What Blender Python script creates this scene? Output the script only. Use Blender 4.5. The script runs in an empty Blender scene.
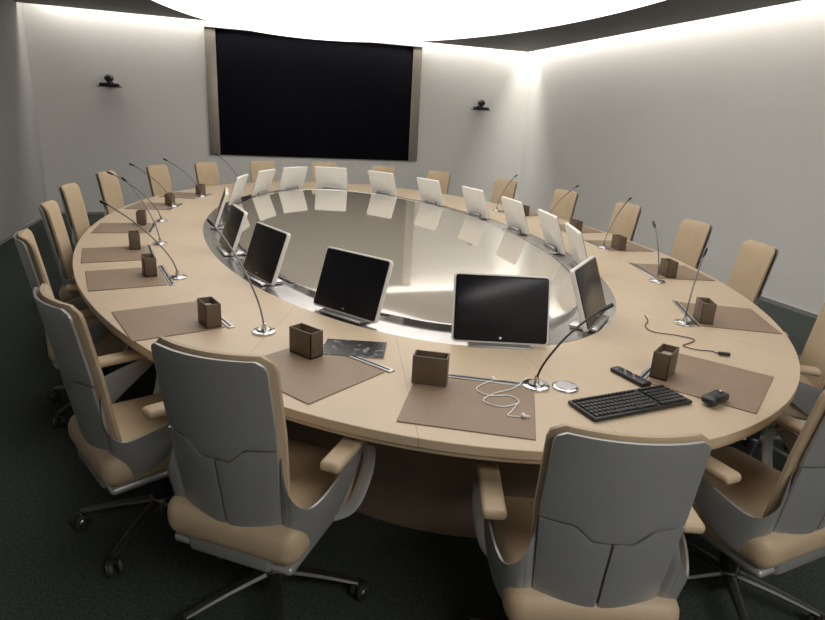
import bpy, bmesh, math, random
from mathutils import Vector, Matrix
random.seed(4)
SC=bpy.context.scene
COL=SC.collection
A,B=2.477,4.226
FZ=-.1      # floor level in modelling units (everything is moved up and scaled to metres at the end)
K=.9
# ---------------------------------------------------------------- materials
def mat(name,col,rough=.5,metal=0,var=.06,scale=8,bump=0,bscale=200,coat=0,spec=.5,emit=None,es=0,stretch=(1,1,1)):
    m=bpy.data.materials.new(name);m.use_nodes=True
    nt=m.node_tree;n=nt.nodes;l=nt.links;b=n['Principled BSDF']
    b.inputs['Roughness'].default_value=rough;b.inputs['Metallic'].default_value=metal
    b.inputs['Coat Weight'].default_value=coat;b.inputs['Specular IOR Level'].default_value=spec
    tc=n.new('ShaderNodeTexCoord');mp=n.new('ShaderNodeMapping');mp.inputs['Scale'].default_value=stretch
    no=n.new('ShaderNodeTexNoise');no.inputs['Scale'].default_value=scale;no.inputs['Detail'].default_value=4
    l.new(tc.outputs['Object'],mp.inputs['Vector']);l.new(mp.outputs['Vector'],no.inputs['Vector'])
    cr=n.new('ShaderNodeValToRGB');e=cr.color_ramp.elements
    e[0].position=.3;e[1].position=.7
    e[0].color=[c*(1-var) for c in col]+[1];e[1].color=[min(1,c*(1+var)) for c in col]+[1]
    l.new(no.outputs['Fac'],cr.inputs['Fac']);l.new(cr.outputs['Color'],b.inputs['Base Color'])
    if bump:
        n2=n.new('ShaderNodeTexNoise');n2.inputs['Scale'].default_value=bscale
        bp=n.new('ShaderNodeBump');bp.inputs['Strength'].default_value=bump;bp.inputs['Distance'].default_value=.003
        l.new(tc.outputs['Object'],n2.inputs['Vector']);l.new(n2.outputs['Fac'],bp.inputs['Height']);l.new(bp.outputs['Normal'],b.inputs['Normal'])
    if emit:
        b.inputs['Emission Color'].default_value=list(emit)+[1];b.inputs['Emission Strength'].default_value=es
    return m
M_leather=mat('beige_leather',(.475,.365,.240),.5,var=.05,bump=.25,bscale=160)
M_silver=mat('satin_silver_shell',(.38,.385,.38),.36,.45,var=.03)
M_alu=mat('polished_aluminium',(.50,.50,.50),.28,1,var=.03)
M_star=mat('dark_aluminium',(.13,.13,.13),.42,.9,var=.03)
M_chrome=mat('chrome',(.7,.7,.7),.14,1,var=.02)
M_neck=mat('gooseneck_metal',(.16,.16,.165),.35,.7,var=.05)
M_black=mat('black_plastic',(.014,.014,.015),.35,var=.2)
M_rubber=mat('castor_rubber',(.03,.03,.03),.6,var=.2)
M_white=mat('ivory_plastic',(.70,.68,.635),.35,var=.02)
M_screen=mat('monitor_glass',(.006,.006,.008),.25,var=.1,spec=.25)
M_tv=mat('wall_screen_glass',(.004,.004,.007),.6,var=.1,spec=.06)
M_bronze=mat('grey_tan_metal',(.33,.295,.25),.45,.5,var=.04)
M_mat=mat('brown_leather_pad',(.245,.172,.115),.5,var=.06,bump=.15,bscale=220)
M_box=mat('brown_leather',(.115,.080,.052),.45,var=.1,bump=.2,bscale=200)
M_dark=mat('groove_shade',(.01,.009,.008),.8)  # near-black colour standing in for shade inside the pen rail groove
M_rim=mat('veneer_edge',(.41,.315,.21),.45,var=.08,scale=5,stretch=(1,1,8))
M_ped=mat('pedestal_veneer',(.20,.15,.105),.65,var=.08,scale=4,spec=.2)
M_ring=mat('brushed_steel',(.58,.57,.56),.2,1,var=.06,scale=12)
M_glass=mat('lacquered_glass',(.57,.51,.425),.05,.25,var=.005,scale=1,coat=1,spec=.9)
M_carpet=mat('carpet',(.048,.057,.050),.95,var=.35,scale=90,bump=.6,bscale=300,spec=.1)
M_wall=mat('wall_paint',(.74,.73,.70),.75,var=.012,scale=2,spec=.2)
M_wallL=mat('wall_paint_dimmed',(.33,.325,.315),.8,var=.02,scale=2,spec=.2)  # wall paint darkened: the left wall's dimmer light is put into its colour
M_ceil=mat('ceiling_paint',(.07,.064,.058),.7,var=.03,scale=2)
M_base=mat('baseboard_metal',(.5,.5,.5),.4,.6)
M_lum=mat('luminous_membrane',(.9,.9,.88),.6,var=.0,emit=(1,.97,.93),es=1.85)
M_paper=mat('white_paper',(.45,.42,.37),.6,var=.02)
M_cable=mat('white_cable',(.8,.8,.78),.4,var=.02)
M_lens=mat('camera_lens',(.01,.01,.02),.05,coat=1)
M_wood=mat('bleached_oak_veneer',(.525,.415,.290),.42,var=.04,scale=3.5,stretch=(1,1,1),bump=.05,bscale=90)
nt=M_wood.node_tree;n=nt.nodes;l=nt.links
tc=n.new('ShaderNodeTexCoord');sp=n.new('ShaderNodeSeparateXYZ');l.new(tc.outputs['Object'],sp.inputs[0])
def mth(op,a,b=None):
    k=n.new('ShaderNodeMath');k.operation=op
    for i,v in enumerate((a,b)):
        if v is None:continue
        if isinstance(v,(int,float)):k.inputs[i].default_value=v
        else:l.new(v,k.inputs[i])
    return k.outputs[0]
ang=mth('ARCTAN2',mth('DIVIDE',sp.outputs['Y'],B),mth('DIVIDE',sp.outputs['X'],A))
fr=mth('FRACT',mth('MULTIPLY',mth('ADD',ang,10.05),11/math.pi))
ln=mth('LESS_THAN',mth('ABSOLUTE',mth('SUBTRACT',fr,.5)),.0022)
mx=n.new('ShaderNodeMixRGB');bs=n['Principled BSDF']
old=bs.inputs['Base Color'].links[0].from_socket
l.new(ln,mx.inputs[0]);l.new(old,mx.inputs[1]);mx.inputs[2].default_value=(.34,.255,.17,1);l.new(mx.outputs[0],bs.inputs['Base Color'])

# ---------------------------------------------------------------- mesh builder
class Bd:
    def __init__(s):s.bm=bmesh.new();s.mats=[]
    def mi(s,m):
        if m not in s.mats:s.mats.append(m)
        return s.mats.index(m)
    def add(s,tb,m,M=None,smooth=True):
        if M is not None:tb.transform(M)
        bmesh.ops.recalc_face_normals(tb,faces=tb.faces[:])
        i=s.mi(m)
        for f in tb.faces:f.material_index=i;f.smooth=smooth
        me=bpy.data.meshes.new('t');tb.to_mesh(me);tb.free();s.bm.from_mesh(me);bpy.data.meshes.remove(me)
    def box(s,c,d,m,bev=.005,seg=2,M=None,fn=None):
        tb=bmesh.new();bmesh.ops.create_cube(tb,size=1)
        bmesh.ops.scale(tb,vec=d,verts=tb.verts[:])
        if bev:bmesh.ops.bevel(tb,geom=tb.edges[:],offset=bev,segments=seg,profile=.5,affect='EDGES')
        if fn:
            for v in tb.verts:v.co=fn(v.co.copy())
        T=Matrix.Translation(c)
        if M is not None:T=T@M
        s.add(tb,m,T)
    def plate(s,c,w,h,t,r,m,M=None,bev=.003,seg=6):
        tb=bmesh.new();vs=[]
        for (sx,sz,a0) in ((1,1,0),(-1,1,90),(-1,-1,180),(1,-1,270)):
            for k in range(seg+1):
                a=math.radians(a0+90*k/seg);vs.append((sx*(w/2-r)+r*math.cos(a),sz*(h/2-r)+r*math.sin(a)))
        f=[tb.verts.new((x,-t/2,z)) for x,z in vs];face_=tb.faces.new(f)
        g=bmesh.ops.extrude_face_region(tb,geom=[face_]);bmesh.ops.translate(tb,vec=(0,t,0),verts=[v for v in g['geom'] if isinstance(v,bmesh.types.BMVert)])
        ed=[e for e in tb.edges if any(len(q.verts)>4 for q in e.link_faces)]
        if bev:bmesh.ops.bevel(tb,geom=ed,offset=bev,segments=2,profile=.5,affect='EDGES')
        T=Matrix.Translation(c)
        if M is not None:T=T@M
        s.add(tb,m,T)
    def cyl(s,p0,p1,r0,r1,m,seg=24,bev=0):
        p0=Vector(p0);p1=Vector(p1);d=p1-p0
        tb=bmesh.new();bmesh.ops.create_cone(tb,cap_ends=True,segments=seg,radius1=r0,radius2=r1,depth=d.length)
        if bev:
            ed=[e for e in tb.edges if len(e.link_faces)==2 and any(len(f.verts)>4 for f in e.link_faces)]
            bmesh.ops.bevel(tb,geom=ed,offset=bev,segments=2,profile=.5,affect='EDGES')
        s.add(tb,m,Matrix.Translation((p0+p1)/2)@d.to_track_quat('Z','Y').to_matrix().to_4x4())
    def sph(s,c,r,m,sc=(1,1,1)):
        tb=bmesh.new();bmesh.ops.create_uvsphere(tb,u_segments=20,v_segments=12,radius=r)
        s.add(tb,m,Matrix.Translation(c)@Matrix.Diagonal((*sc,1)))
    def tube(s,pts,r,m,seg=10,flat=None,sub=6):
        P=catmull(pts,sub);n=len(P);tb=bmesh.new();rings=[]
        up=Vector((0,0,1));prev=None
        for i,p in enumerate(P):
            t=(P[min(i+1,n-1)]-P[max(i-1,0)]).normalized()
            if prev is None:
                a=t.cross(up)
                if a.length<.1:a=t.cross(Vector((0,1,0)))
                a.normalize()
            else:a=(prev-t*prev.dot(t)).normalized()
            prev=a;b=t.cross(a)
            rr=r(i/(n-1)) if callable(r) else r
            ra,rb=(rr,rr) if flat is None else (rr*flat[0],rr*flat[1])
            rings.append([tb.verts.new(p+a*math.cos(k*2*math.pi/seg)*ra+b*math.sin(k*2*math.pi/seg)*rb) for k in range(seg)])
        for i in range(n-1):
            for k in range(seg):
                tb.faces.new((rings[i][k],rings[i][(k+1)%seg],rings[i+1][(k+1)%seg],rings[i+1][k]))
        tb.faces.new(rings[0]);tb.faces.new(rings[-1])
        s.add(tb,m)
    def slab(s,P,nu,nv,off,m,soft=.5):
        tb=bmesh.new();F=[];Q=[]
        for i in range(nu+1):
            f=[];k=[]
            for j in range(nv+1):
                u=i/nu;v=j/nv;p=P(u,v);q=max(abs(2*u-1),abs(2*v-1))**10
                o=off(u,v) if callable(off) else off
                f.append(tb.verts.new(p+o*(.5-.5*soft*q)));k.append(tb.verts.new(p-o*(.5-.5*soft*q)))
            F.append(f);Q.append(k)
        for i in range(nu):
            for j in range(nv):
                tb.faces.new((F[i][j],F[i+1][j],F[i+1][j+1],F[i][j+1]))
                tb.faces.new((Q[i][j],Q[i][j+1],Q[i+1][j+1],Q[i+1][j]))
        for i in range(nu):
            tb.faces.new((F[i][0],Q[i][0],Q[i+1][0],F[i+1][0]));tb.faces.new((F[i][nv],F[i+1][nv],Q[i+1][nv],Q[i][nv]))
        for j in range(nv):
            tb.faces.new((F[0][j],F[0][j+1],Q[0][j+1],Q[0][j]));tb.faces.new((F[nu][j],Q[nu][j],Q[nu][j+1],F[nu][j+1]))
        s.add(tb,m)
    def obj(s,name,parent=None,loc=(0,0,0),auto=True):
        me=bpy.data.meshes.new(name);s.bm.to_mesh(me);s.bm.free()
        for m in s.mats:me.materials.append(m)
        if auto:
            try:me.set_sharp_from_angle(angle=math.radians(40))
            except Exception:pass
        o=bpy.data.objects.new(name,me);COL.objects.link(o);o.location=loc
        if parent:o.parent=parent
        return o
def catmull(pts,sub):
    P=[Vector(p) for p in pts]
    if len(P)<3 or sub<=1:return P
    out=[]
    for i in range(len(P)-1):
        p0=P[max(i-1,0)];p1=P[i];p2=P[i+1];p3=P[min(i+2,len(P)-1)]
        for k in range(sub):
            t=k/sub
            out.append(.5*((2*p1)+(p2-p0)*t+(2*p0-5*p1+4*p2-p3)*t*t+(3*p1-p0-3*p2+p3)*t**3))
    out.append(P[-1]);return out
def samp(L,t):
    x=t*(len(L)-1);i=min(int(x),len(L)-2);return L[i].lerp(L[i+1],x-i)
def empty(name,loc=(0,0,0),rz=0):
    o=bpy.data.objects.new(name,None);COL.objects.link(o);o.location=loc;o.rotation_euler=(0,0,rz);o.empty_display_size=.1
    return o
def tag(o,label,cat,group=None):
    o['label']=label;o['category']=cat
    if group:o['group']=group
def dup(root,loc,rz):
    kids={}
    def walk(o):
        kids[o.name]=list(o.children)
        for c in o.children:walk(c)
    walk(root)
    def cp(o,par):
        c=o.copy();COL.objects.link(c)
        if par:c.parent=par;c.matrix_parent_inverse=o.matrix_parent_inverse.copy()
        for ch in kids[o.name]:cp(ch,c)
        return c
    r=cp(root,None);r.location=loc;r.rotation_euler=(0,0,rz);return r
def at(t,e,z=0):
    r=math.radians(t);nx,ny=math.cos(r)/A,math.sin(r)/B;h=math.hypot(nx,ny);nx/=h;ny/=h
    return Vector((A*math.cos(r)+nx*e,B*math.sin(r)+ny*e,z)),Vector((nx,ny,0))
def face(d):return math.atan2(-d[0],d[1])
def S(o):o['kind']='structure';return o

# ---------------------------------------------------------------- room
YW,XR,XL,ZC=6.18,4.86,-4.22,3.2
YF=-8.2;ZT=3.6
def sbox(name,lo,hi,m):
    b=Bd();c=[(lo[i]+hi[i])/2 for i in range(3)];d=[hi[i]-lo[i] for i in range(3)]
    b.box(c,d,m,bev=0);return S(b.obj(name))
sbox('floor',(XL-.1,YF-.1,FZ-.1),(XR+.1,YW+.1,FZ),M_carpet)
sbox('wall_back',(XL-.1,YW,FZ),(XR+.1,YW+.1,ZT),M_wall)
sbox('wall_right',(XR,YF,FZ),(XR+.1,YW,ZT),M_wall)
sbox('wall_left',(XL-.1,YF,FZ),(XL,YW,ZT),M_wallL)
sbox('wall_front',(XL-.1,YF-.1,FZ),(XR+.1,YF,ZT),M_wall)
sbox('ceiling',(XL,YF,ZC),(XR-.26,YW-.26,ZC+.05),M_ceil)
sbox('trim_1',(XL-.1,YF-.1,ZT),(XR+.1,YW+.1,ZT+.05),M_ceil)
sbox('baseboard_right',(XR-.012,YF,FZ),(XR,YW-.012,FZ+.05),M_base)
sbox('baseboard_back',(XL,YW-.012,FZ),(XR,YW,FZ+.05),M_base)
sbox('baseboard_left',(XL,YF,FZ),(XL+.012,YW-.012,FZ+.05),M_base)
def area(loc,sx,sy,p,col=(1,.955,.89),name='cove_light'):
    L=bpy.data.lights.new(name,'AREA');L.shape='RECTANGLE';L.size=sx*K;L.size_y=sy*K;L.energy=p;L.color=col
    o=bpy.data.objects.new(name,L);COL.objects.link(o);o.location=loc;return o
area(((XL+XR)/2,YW-.15,3.55),8.7,.16,105)
area((XR-.15,(-3.5+YW)/2,3.55),.16,9.2,105)
area((.3,-7.0,3.19),3.0,.8,75,(1,.96,.92),'rear_fill_light')  # added fill behind the camera, brightens the chair backs
def oval(b,a0,b0,z0,z1,m,seg=128,cx=0):
    tb=bmesh.new();bot=[];top=[]
    for k in range(seg):
        t=2*math.pi*k/seg;bot.append(tb.verts.new((cx+a0*math.cos(t),b0*math.sin(t),z0)));top.append(tb.verts.new((cx+a0*math.cos(t),b0*math.sin(t),z1)))
    for k in range(seg):tb.faces.new((bot[k],bot[(k+1)%seg],top[(k+1)%seg],top[k]))
    tb.faces.new(bot);tb.faces.new(top);b.add(tb,m)
root=empty('ceiling_light',(.06,0,2.9))
b=Bd();oval(b,2.42,4.45,0,.20,M_lum);b.obj('light_panel',root)
b=Bd();oval(b,2.45,4.48,.20,.299,M_ceil);b.obj('mounting_frame',root)
tag(root,'huge oval luminous white membrane ceiling light above table','ceiling light')

# ---------------------------------------------------------------- wall screen
sx0,sx1,sz0,sz1=-1.50,2.46,1.01,3.12
root=empty('video_wall_screen',((sx0+sx1)/2,YW,sz0));W=sx1-sx0;Hh=sz1-sz0
b=Bd();b.box((0,-.03,Hh/2),(W-.36,.05,Hh),M_tv,bev=.004);b.obj('screen_panel',root)
for s in (-1,1):
    b=Bd();b.box((s*(W/2-.09),-.035,Hh/2),(.18,.06,Hh),M_bronze,bev=.006);b.obj('side_frame',root)
b=Bd();b.box((0,-.04,Hh+.006),(W,.07,.012),M_black,bev=.002);b.obj('top_frame',root)
tag(root,'large black wall display with grey-tan side strips, switched off','wall screen')

def vcam(x,z):
    r=empty('video_camera',(x,YW,z))
    b=Bd();b.box((0,-.01,-.04),(.10,.02,.09),M_black,.004);b.box((0,-.09,-.075),(.36,.16,.018),M_black,.005);b.obj('wall_bracket',r)
    b=Bd();b.box((0,-.10,-.045),(.30,.14,.045),M_black,.015);b.cyl((0,-.1,-.03),(0,-.1,.02),.04,.035,M_black);b.obj('camera_body',r)
    b=Bd();b.sph((0,-.10,.055),.068,M_black,(1.1,1,.9));b.cyl((0,-.15,.055),(0,-.185,.052),.045,.038,M_black)
    b.cyl((0,-.184,.052),(0,-.188,.052),.028,.026,M_lens);b.obj('camera_head',r)
    tag(r,'black pan-tilt video camera on small wall bracket','video camera','wall cameras')
vcam(-3.05,2.14);vcam(3.76,2.14)

# ---------------------------------------------------------------- table
tab=empty('conference_table',(0,0,0))
tag(tab,'huge oval conference table, pale oak veneer ring around beige glass centre','conference table')
def ering(b,a0,b0,a1,b1,z0,z1,m,seg=192,bev=.004):
    tb=bmesh.new();R=[]
    for (a,bb,z) in ((a0-bev,b0-bev,z1),(a0,b0,z1-bev),(a0,b0,z0+bev),(a0-bev,b0-bev,z0),(a1+bev,b1+bev,z0),(a1,b1,z0+bev),(a1,b1,z1-bev),(a1+bev,b1+bev,z1)):
        R.append([tb.verts.new((a*math.cos(2*math.pi*k/seg),bb*math.sin(2*math.pi*k/seg),z)) for k in range(seg)])
    for i in range(8):
        for k in range(seg):
            tb.faces.new((R[i][k],R[(i+1)%8][k],R[(i+1)%8][(k+1)%seg],R[i][(k+1)%seg]))
    b.add(tb,m,smooth=True)
b=Bd();ering(b,A-.003,B-.003,1.555,3.275,.715,.75,M_wood,bev=.002);b.obj('tabletop',tab)
b=Bd();ering(b,A-.012,B-.012,A-.07,B-.07,.695,.716,M_rim,bev=.002);b.obj('table_edge',tab)
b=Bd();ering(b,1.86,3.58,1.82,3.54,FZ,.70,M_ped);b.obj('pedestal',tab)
b=Bd();ering(b,1.60,3.32,1.30,2.98,.70,.742,M_ring,bev=.002);b.obj('steel_ring',tab)
b=Bd();ering(b,1.345,3.025,1.325,3.005,.74,.768,M_chrome,bev=.002);b.obj('glass_rim',tab)
b=Bd();oval(b,1.326,3.006,.742,.764,M_glass,seg=192);b.obj('glass_centre',tab)

# ---------------------------------------------------------------- chair (metres)
def yb(x,z):return -.235-.17*(z-.46)+1.15*x*x
def hw(z):return .168+.020*min(1,max(0,(z-.42)/.35))
def rc(z,top,r):
    k=z-(top-r)
    return 0 if k<=0 else r-math.sqrt(max(0,r*r-k*k))
def chair():
    r=empty('office_chair')
    TOP=1.02;BOT=.39
    b=Bd()
    def P(u,v):
        z=BOT+.01+(TOP-BOT-.01)*v;w=hw(z)+.010-rc(z,TOP+.001,.045);x=(2*u-1)*w
        return Vector((x,yb(x,z)+.026,z))
    b.slab(P,24,28,lambda u,v:Vector((0,.038*(1-.25*(2*u-1)**4),0)),M_leather,.6);back=b.obj('backrest',r)
    zu=lambda x:.70+(.045 if abs(x)>.10 else .045*max(0,(abs(x)-.05)/.05))
    b=Bd()
    def P(u,v):
        x0=(2*u-1)*.188;zb=zu(x0);z=zb+(TOP-.008-zb)*v;w=hw(z)-rc(z,TOP-.007,.035);x=(2*u-1)*w
        return Vector((x,yb(x,z),z))
    b.slab(P,28,20,Vector((0,.012,0)),M_silver,.3);b.obj('backrest_shell',back)
    for s in (-1,1):
        b=Bd()
        def P(u,v):
            x0=u*.188;zt=zu(x0)-.006;zb=BOT+.03*u*u;z=zb+(zt-zb)*v;w=hw(z);x=s*(.004+(w-.004)*u)
            return Vector((x,yb(x,z)-.003,z))
        b.slab(P,16,16,Vector((0,.012,0)),M_silver,.3);b.obj('backrest_shell',back)
    b=Bd()
    def fn(p):
        k=max(0,p.y-.08);p.z-=.9*k*k;p.z+=.25*p.x*p.x;return p
    b.box((0,.01,.415),(.49,.53,.13),M_leather,bev=.055,seg=6,fn=fn);seat=b.obj('seat',r)
    b=Bd();b.box((0,.0,.348),(.44,.47,.03),M_silver,bev=.014,seg=3)
    b.box((0,-.22,.375),(.30,.05,.09),M_silver,bev=.015,seg=3);b.obj('seat_tray',seat)
    for s in (-1,1):
        tp=catmull([(s*.178,-.222,.72),(s*.208,-.232,.605),(s*.255,-.19,.548),(s*.286,-.07,.580),(s*.286,.12,.632)],8)
        bt=catmull([(s*.155,-.195,.40),(s*.205,-.20,.395),(s*.252,-.14,.405),(s*.284,-.03,.48),(s*.286,.125,.595)],8)
        b=Bd();b.slab(lambda u,v:samp(bt,u).lerp(samp(tp,u),v),28,6,Vector((.012,0,0)),M_silver,.4)
        b.tube([(s*.286,.09,.615),(s*.296,.14,.575),(s*.292,.13,.48),(s*.260,.08,.38),(s*.18,.04,.35)],.026,M_silver,flat=(1,.3))
        arm=b.obj('armrest',r)
        b=Bd()
        def fn(p):
            p.z-=1.1*max(0,p.y-.05)**2+.8*max(0,-p.y-.04)**2;return p
        b.box((s*.282,.01,.648),(.072,.27,.032),M_leather,bev=.015,seg=4,fn=fn);b.obj('arm_pad',arm)
    b=Bd();b.cyl((0,0,.09),(0,0,.22),.032,.030,M_black);b.cyl((0,0,.22),(0,0,.34),.02,.02,M_star);b.box((0,0,.322),(.18,.22,.03),M_black,.01)
    b.obj('gas_column',r)
    b=Bd();b.cyl((0,0,.075),(0,0,.135),.05,.04,M_star,bev=.006)
    for k in range(5):
        a=math.radians(72*k+18)
        d=Vector((math.cos(a),math.sin(a),0))
        b.tube([d*.03+Vector((0,0,.115)),d*.17+Vector((0,0,.098)),d*.305+Vector((0,0,.072))],lambda t:.024-.010*t,M_star,seg=8,flat=(1,.6),sub=3)
    star=b.obj('star_base',r)
    for k in range(5):
        a=math.radians(72*k+18);d=Vector((math.cos(a),math.sin(a),0));ca=a+.9;dd=Vector((math.cos(ca),math.sin(ca),0));tt=Vector((-dd.y,dd.x,0))
        b=Bd();c=d*.305+Vector((0,0,.032))+dd*.012
        for s in (-1,1):
            b.cyl(c+tt*s*.008,c+tt*s*.026,.032,.031,M_rubber,bev=.004);b.cyl(c+tt*s*.026,c+tt*s*.028,.019,.017,M_alu);b.cyl(c+tt*s*.0275,c+tt*s*.029,.012,.011,M_rubber)
        b.cyl(d*.305+Vector((0,0,.05)),d*.305+Vector((0,0,.08)),.009,.009,M_star);b.box(c+Vector((0,0,.022)),(.03,.03,.03),M_black,.008)
        b.obj('castor',star)
    return r
ch0=chair()
CL='beige leather swivel chair with silver back shell, at oval table'
# x,y, facing (degrees clockwise from +y), overall size, width factor
chairs=[((-.325,-4.225),20,.99,.98),((-1.275,-3.64),37,1.05,.93),((-1.735,-3.05),64,1.03,.95),((.535,-4.11),-7,1.01,.98)]
for t,e in [(204,.26),(187,.22),(171,.34),(153,.48),(136,.5),(121,.45),(103,.45),(84,.45),(66,.45),(49,.45),(30,.48),(13,.42),(357,.36),(342,.36),(328,.32),(310,.36)]:
    p,nn=at(t,e);c=p-nn*.355;chairs.append(((c.x,c.y),math.degrees(math.atan2(-nn.x,-nn.y)),1.0,.97))
first=True
for (x,y),ov,sc,wx in chairs:
    d=(math.sin(math.radians(ov)),math.cos(math.radians(ov)));loc=(x,y,FZ)
    if first:o=ch0;o.location=loc;o.rotation_euler=(0,0,face(d));first=False
    else:o=dup(ch0,loc,face(d))
    o.scale=(sc*wx/K,sc/K,sc/K)
    tag(o,CL,'chair','chairs around the table')

# ---------------------------------------------------------------- monitor
def monitor():
    r=empty('desktop_monitor')
    T=Matrix.Rotation(math.radians(20),4,'X')
    b=Bd();b.plate((0,-.045,.174),.465,.335,.026,.022,M_white,M=T,bev=.006)
    hs=b.obj('housing',r)
    b=Bd();b.plate((0,-.0315,.1785),.447,.316,.005,.014,M_screen,M=T,bev=.0015);b.obj('screen',r)
    b=Bd();q=Vector((0,-.045,.174))+T.to_3x3()@Vector((0,.0175,-.140));b.cyl(q,q+T.to_3x3()@Vector((0,.002,0)),.006,.006,M_chrome);b.obj('round_emblem',hs)
    b=Bd()
    b.box((0,-.02,.010),(.30,.15,.016),M_alu,.006)
    b.box((0,-.035,.030),(.22,.035,.045),M_alu,.010,seg=3)
    b.obj('stand',r)
    return r
m0=monitor();first=True
for t,e in [(259,-.98),(229.5,-.98),(211,-.99),(196,-1.03),(178,-1.04),(154,-1.04),(136,-1.04),(115,-1.01),(77,-.99),(48,-.98),(28,-1.0),(11,-1.0),(356,-1.01),(341.5,-1.01),(328.5,-1.01),(298.5,-.98)]:
    p,nn=at(t,e,.7425)
    if first:o=m0;o.location=p;o.rotation_euler=(0,0,face(nn));first=False
    else:o=dup(m0,p,face(nn))
    tag(o,'tilted flat monitor with ivory housing and dark screen','monitor','monitors around the glass centre')

# ---------------------------------------------------------------- desk pads, pen rails, boxes
b=Bd();b.box((0,0,.002),(.48,.42,.004),M_mat,bev=.0015,seg=1);p0=b.obj('desk_pad')
b=Bd();b.box((0,0,.003),(.52,.034,.008),M_alu,bev=.002,seg=1);b.box((0,.0,.0068),(.49,.010,.001),M_dark,bev=0);r0=b.obj('pen_rail',tab)  # thin dark strip on top paints the groove's shade, no recess cut
def penbox():
    r=empty('pen_box');b=Bd();w,d,h,k=.140,.072,.118,.006
    b.box((0,0,.004),(w,d,.008),M_box,.002)
    for s in (-1,1):
        b.box((s*(w/2-k/2),0,h/2),(k,d,h),M_box,.002);b.box((0,s*(d/2-k/2),h/2),(w,k,h),M_box,.002)
    b.obj('box_body',r)
    b=Bd();b.box((0,.0,.048),(w-.018,d-.018,.08),M_paper,.002);b.obj('note_paper',r)
    return r
b0=penbox();first=True
# pad angle, box angle, box inset, turn of the pad, explicit centre
pads=[(254,249,-.45,-2,(-.555,-3.785)),(239,235,-.44,-11,(-1.10,-3.35)),(219.5,223,-.37,-8,(-1.69,-2.60)),(205.5,205,-.41,-4,None),(195,192.5,-.40,0,None),(180,177.5,-.40,0,None),(161,158.5,-.4,0,None),(146,143,-.4,0,None),
      (286,283,-.45,9,(.58,-3.785)),(311,308,-.42,6,None),(330.5,328,-.37,3,None),(345.5,343,-.37,0,None),(358.5,355.5,-.37,0,None),(14,11,-.37,0,None)]
for t,tb_,eb,rot,cen in pads:
    p,nn=at(t,-.265,.7505)
    rz=face(-nn)+math.radians(rot)
    if cen:p=Vector((cen[0],cen[1],.7505))
    inn=Vector((-math.sin(rz),math.cos(rz),0))
    pr=p+inn*.235;pr.z=.7495
    pb,_=at(tb_,eb,.7555)
    if first:
        for o,q in ((p0,p),(b0,pb),(r0,pr)):o.location=q;o.rotation_euler=(0,0,rz)
        po,bo=p0,b0;first=False
    else:
        po=p0.copy();COL.objects.link(po);po.location=p;po.rotation_euler=(0,0,rz);bo=dup(b0,pb,rz)
        ro=r0.copy();COL.objects.link(ro);ro.parent=tab;ro.location=pr;ro.rotation_euler=(0,0,rz)
    tag(po,'flat brown leather desk pad on pale oak tabletop','desk pad','desk pads on the table')
    tag(bo,'dark brown leather pen box with note paper','pen box','pen boxes on the table')

# ---------------------------------------------------------------- microphones
def mic(x,y,dx,dy,h,dark=False):
    r=empty('gooseneck_microphone',(x,y,.7505));MN=M_black if dark else M_neck
    b=Bd();b.cyl((0,0,.0),(0,0,.010),.058,.056,M_chrome,seg=36,bev=.002);b.cyl((0,0,.010),(0,0,.018),.036,.030,M_alu,seg=36);b.cyl((0,0,.012),(0,0,.045),.013,.010,M_chrome);b.obj('microphone_base',r)
    D=Vector((dx,dy,0))
    pts=[Vector((0,0,.04)),D*.10+Vector((0,0,h*.33)),D*.38+Vector((0,0,h*.64)),D*.68+Vector((0,0,h*.86)),D*.93+Vector((0,0,h))]
    b=Bd();b.tube(pts,.0045,MN,seg=8);b.obj('gooseneck',r)
    b=Bd();q=pts[-1];dd=(D*.31+Vector((0,0,h*.12))).normalized();b.cyl(q,q+dd*.02,.006,.009,M_black,seg=14);b.cyl(q+dd*.02,q+dd*.065,.010,.009,M_black,seg=14,bev=.003);b.obj('microphone_head',r)
    tag(r,'slim gooseneck microphone on round chrome base','microphone','gooseneck microphones')
for a in [(-.225,-3.69,.27,.0,.31,True),(-1.24,-2.86,-.22,.40,.45),(-1.68,-1.77,-.44,.38,.40),(-1.86,-.72,-.25,.32,.44),(-1.93,.35,-.42,.2,.40),(-1.88,1.3,-.4,.25,.40),(-1.60,2.15,-.4,.25,.40),(-1.1,3.1,-.3,.3,.42),
          (1.04,-3.10,.14,.10,.36),(1.55,-2.25,.05,.18,.36),(1.90,-1.10,.42,.28,.40),(1.94,.02,.5,.25,.40),(1.90,1.15,.35,.25,.40)]:
    mic(*a)

# ---------------------------------------------------------------- small items
r=empty('keyboard',(.065,-3.915,.751),math.radians(6))
b=Bd();b.box((0,0,.009),(.485,.16,.016),M_black,.006);b.obj('keyboard_body',r)
b=Bd();M_key=mat('key_caps',(.02,.02,.021),.3,var=.2)
for row in range(6):
    y=.062-row*.0235-(.004 if row else 0)
    x=-.232
    while x<.222:
        w=.0165
        if row==5 and -.14<x<-.0:w=.10
        if not(.078<x+w/2<.086):
            b.box((x+w/2,y,.020),(w,.0185 if row else .012,.008),M_key,.002,seg=1)
        x+=w+.0028
b.obj('key_caps',r);tag(r,'black full-size computer keyboard on oak tabletop','keyboard')
r=empty('computer_mouse',(.41,-3.98,.7555),math.radians(-70))
b=Bd()
def fn(p):
    p.z*=1-.25*abs(p.y)/.055;p.x*=1-.2*abs(p.y/.055)**2;return p
b.box((0,0,.020),(.076,.13,.040),M_black,.017,seg=4,fn=fn);b.obj('mouse_body',r)
b=Bd();b.cyl((-.004,.035,.038),(.004,.035,.038),.006,.006,M_alu,seg=12);b.obj('scroll_wheel',r)
tag(r,'small black computer mouse lying beside keyboard','mouse')
r=empty('remote_control',(.225,-3.70,.7505),math.radians(8))
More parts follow.
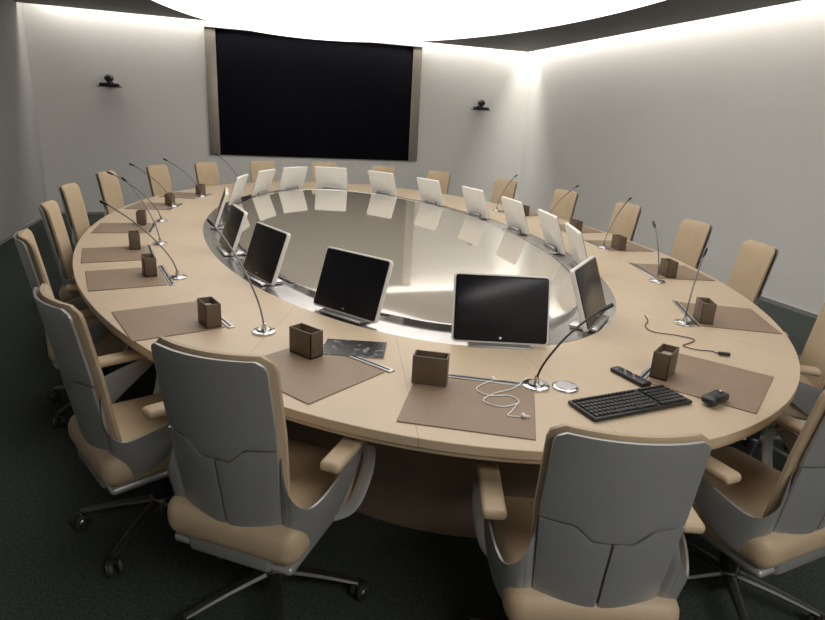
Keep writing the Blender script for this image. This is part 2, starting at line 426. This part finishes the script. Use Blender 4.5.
b=Bd();b.box((0,0,.010),(.055,.19,.02),M_black,.007,seg=3);b.obj('remote_body',r)
b=Bd()
for i in range(7):
    for j in range(3):b.cyl(((j-1)*.014,.068-i*.017,.019),((j-1)*.014,.068-i*.017,.0225),.0045,.004,M_alu if i<1 else M_paper if (i+j)%3==0 else M_rubber,seg=10)
b.obj('remote_buttons',r);tag(r,'black handheld remote control lying by the keyboard','remote control')
r=empty('magazine',(-.86,-3.155,.7505),math.radians(-20))
b=Bd();b.box((0,0,.003),(.28,.19,.006),M_paper,.001,seg=1);b.obj('pages',r)
M_cover=mat('printed_cover',(.03,.03,.035),.3,var=.1)
n=M_cover.node_tree.nodes;l=M_cover.node_tree.links;bs=n['Principled BSDF']
vo=n.new('ShaderNodeTexNoise');vo.inputs['Scale'].default_value=26;vo.inputs['Detail'].default_value=2;tc=n.new('ShaderNodeTexCoord');l.new(tc.outputs['Object'],vo.inputs['Vector'])
cr=n.new('ShaderNodeValToRGB');cr.color_ramp.elements[0].position=.60;cr.color_ramp.elements[0].color=(.012,.012,.015,1);cr.color_ramp.elements[1].position=.66;cr.color_ramp.elements[1].color=(.20,.20,.21,1)
l.new(vo.outputs['Fac'],cr.inputs['Fac']);l.new(cr.outputs['Color'],bs.inputs['Base Color'])
b=Bd();b.box((0,0,.0068),(.282,.192,.0012),M_cover,0);b.obj('cover',r)
tag(r,'dark glossy magazine with grey pictures, lying closed','magazine')
r=empty('earphones',(-.43,-3.76,.7575))
b=Bd();b.tube([(.20,.14,0),(.10,.06,0),(.0,.03,0),(-.07,-.02,0),(-.02,-.08,0),(.06,-.06,0),(.05,.0,0),(-.03,.02,0),(-.05,.09,0),(.05,.15,0)],.0022,M_cable,seg=8)
b.tube([(.06,-.06,0),(.0,-.12,0),(-.03,-.15,0),(.02,-.17,0)],.0022,M_cable,seg=8);b.obj('earphone_cable',r)
for q in ((.05,.15),(.02,-.17)):
    b=Bd();b.sph((q[0],q[1],.006),.009,M_cable);b.cyl((q[0],q[1],.003),(q[0]+.022,q[1]-.01,.003),.004,.003,M_cable,seg=10);b.obj('earbud',r)
tag(r,'tangled white wired earphones on leather desk pad','earphones')
r=empty('black_cable',(.85,-3.3,.755))
b=Bd();b.tube([(.05,.36,0),(.0,.27,0),(-.08,.19,0),(-.10,.10,0),(-.01,.03,0),(.04,-.04,0),(-.02,-.08,0),(-.09,-.11,0),(-.06,-.17,0),(.0,-.20,0),(.01,-.24,0)],.0026,M_black,seg=8);b.obj('cord',r)
b=Bd();b.box((.025,-.255,.006),(.055,.022,.014),M_black,.004,M=Matrix.Rotation(-.5,4,'Z'));b.obj('connector',r)
tag(r,'loose black cable with connector on tabletop','cable')
r=empty('table_speaker',(-.108,-3.725,.7505));b=Bd();b.cyl((0,0,0),(0,0,.008),.056,.053,M_chrome,seg=40,bev=.002);b.obj('speaker_ring',r)
b=Bd();b.cyl((0,0,.007),(0,0,.010),.042,.040,M_alu,seg=32);b.obj('speaker_cover',r)
tag(r,'round chrome table insert beside microphone base','table speaker')

# ---------------------------------------------------------------- world, camera
w=bpy.data.worlds.new('World');SC.world=w;w.use_nodes=True
w.node_tree.nodes['Background'].inputs[0].default_value=(.8,.85,1,1);w.node_tree.nodes['Background'].inputs[1].default_value=.02
th,ps,ro=.3049,.3255,.0537
F=Vector((math.sin(ps)*math.cos(th),math.cos(ps)*math.cos(th),-math.sin(th)))
R=Vector((math.cos(ps),-math.sin(ps),0));U=R.cross(F)
R2=math.cos(ro)*R+math.sin(ro)*U;U2=-math.sin(ro)*R+math.cos(ro)*U
# convert modelling units to metres with the floor at z=0
for o in list(COL.objects):
    if o.parent is None:
        o.location=(o.location+Vector((0,0,-FZ)))*K
        if o.type!='LIGHT':o.scale=o.scale*K
cd=bpy.data.cameras.new('camera');cd.sensor_width=36;cd.lens=.8503*700/825*36;cd.clip_start=.05
co=bpy.data.objects.new('camera',cd);COL.objects.link(co)
Mx=Matrix((R2,U2,-F)).transposed().to_4x4();Mx.translation=Vector((-1.429,-5.6364,1.75-FZ))*K;co.matrix_world=Mx
SC.camera=co
SC.view_settings.view_transform='Standard'
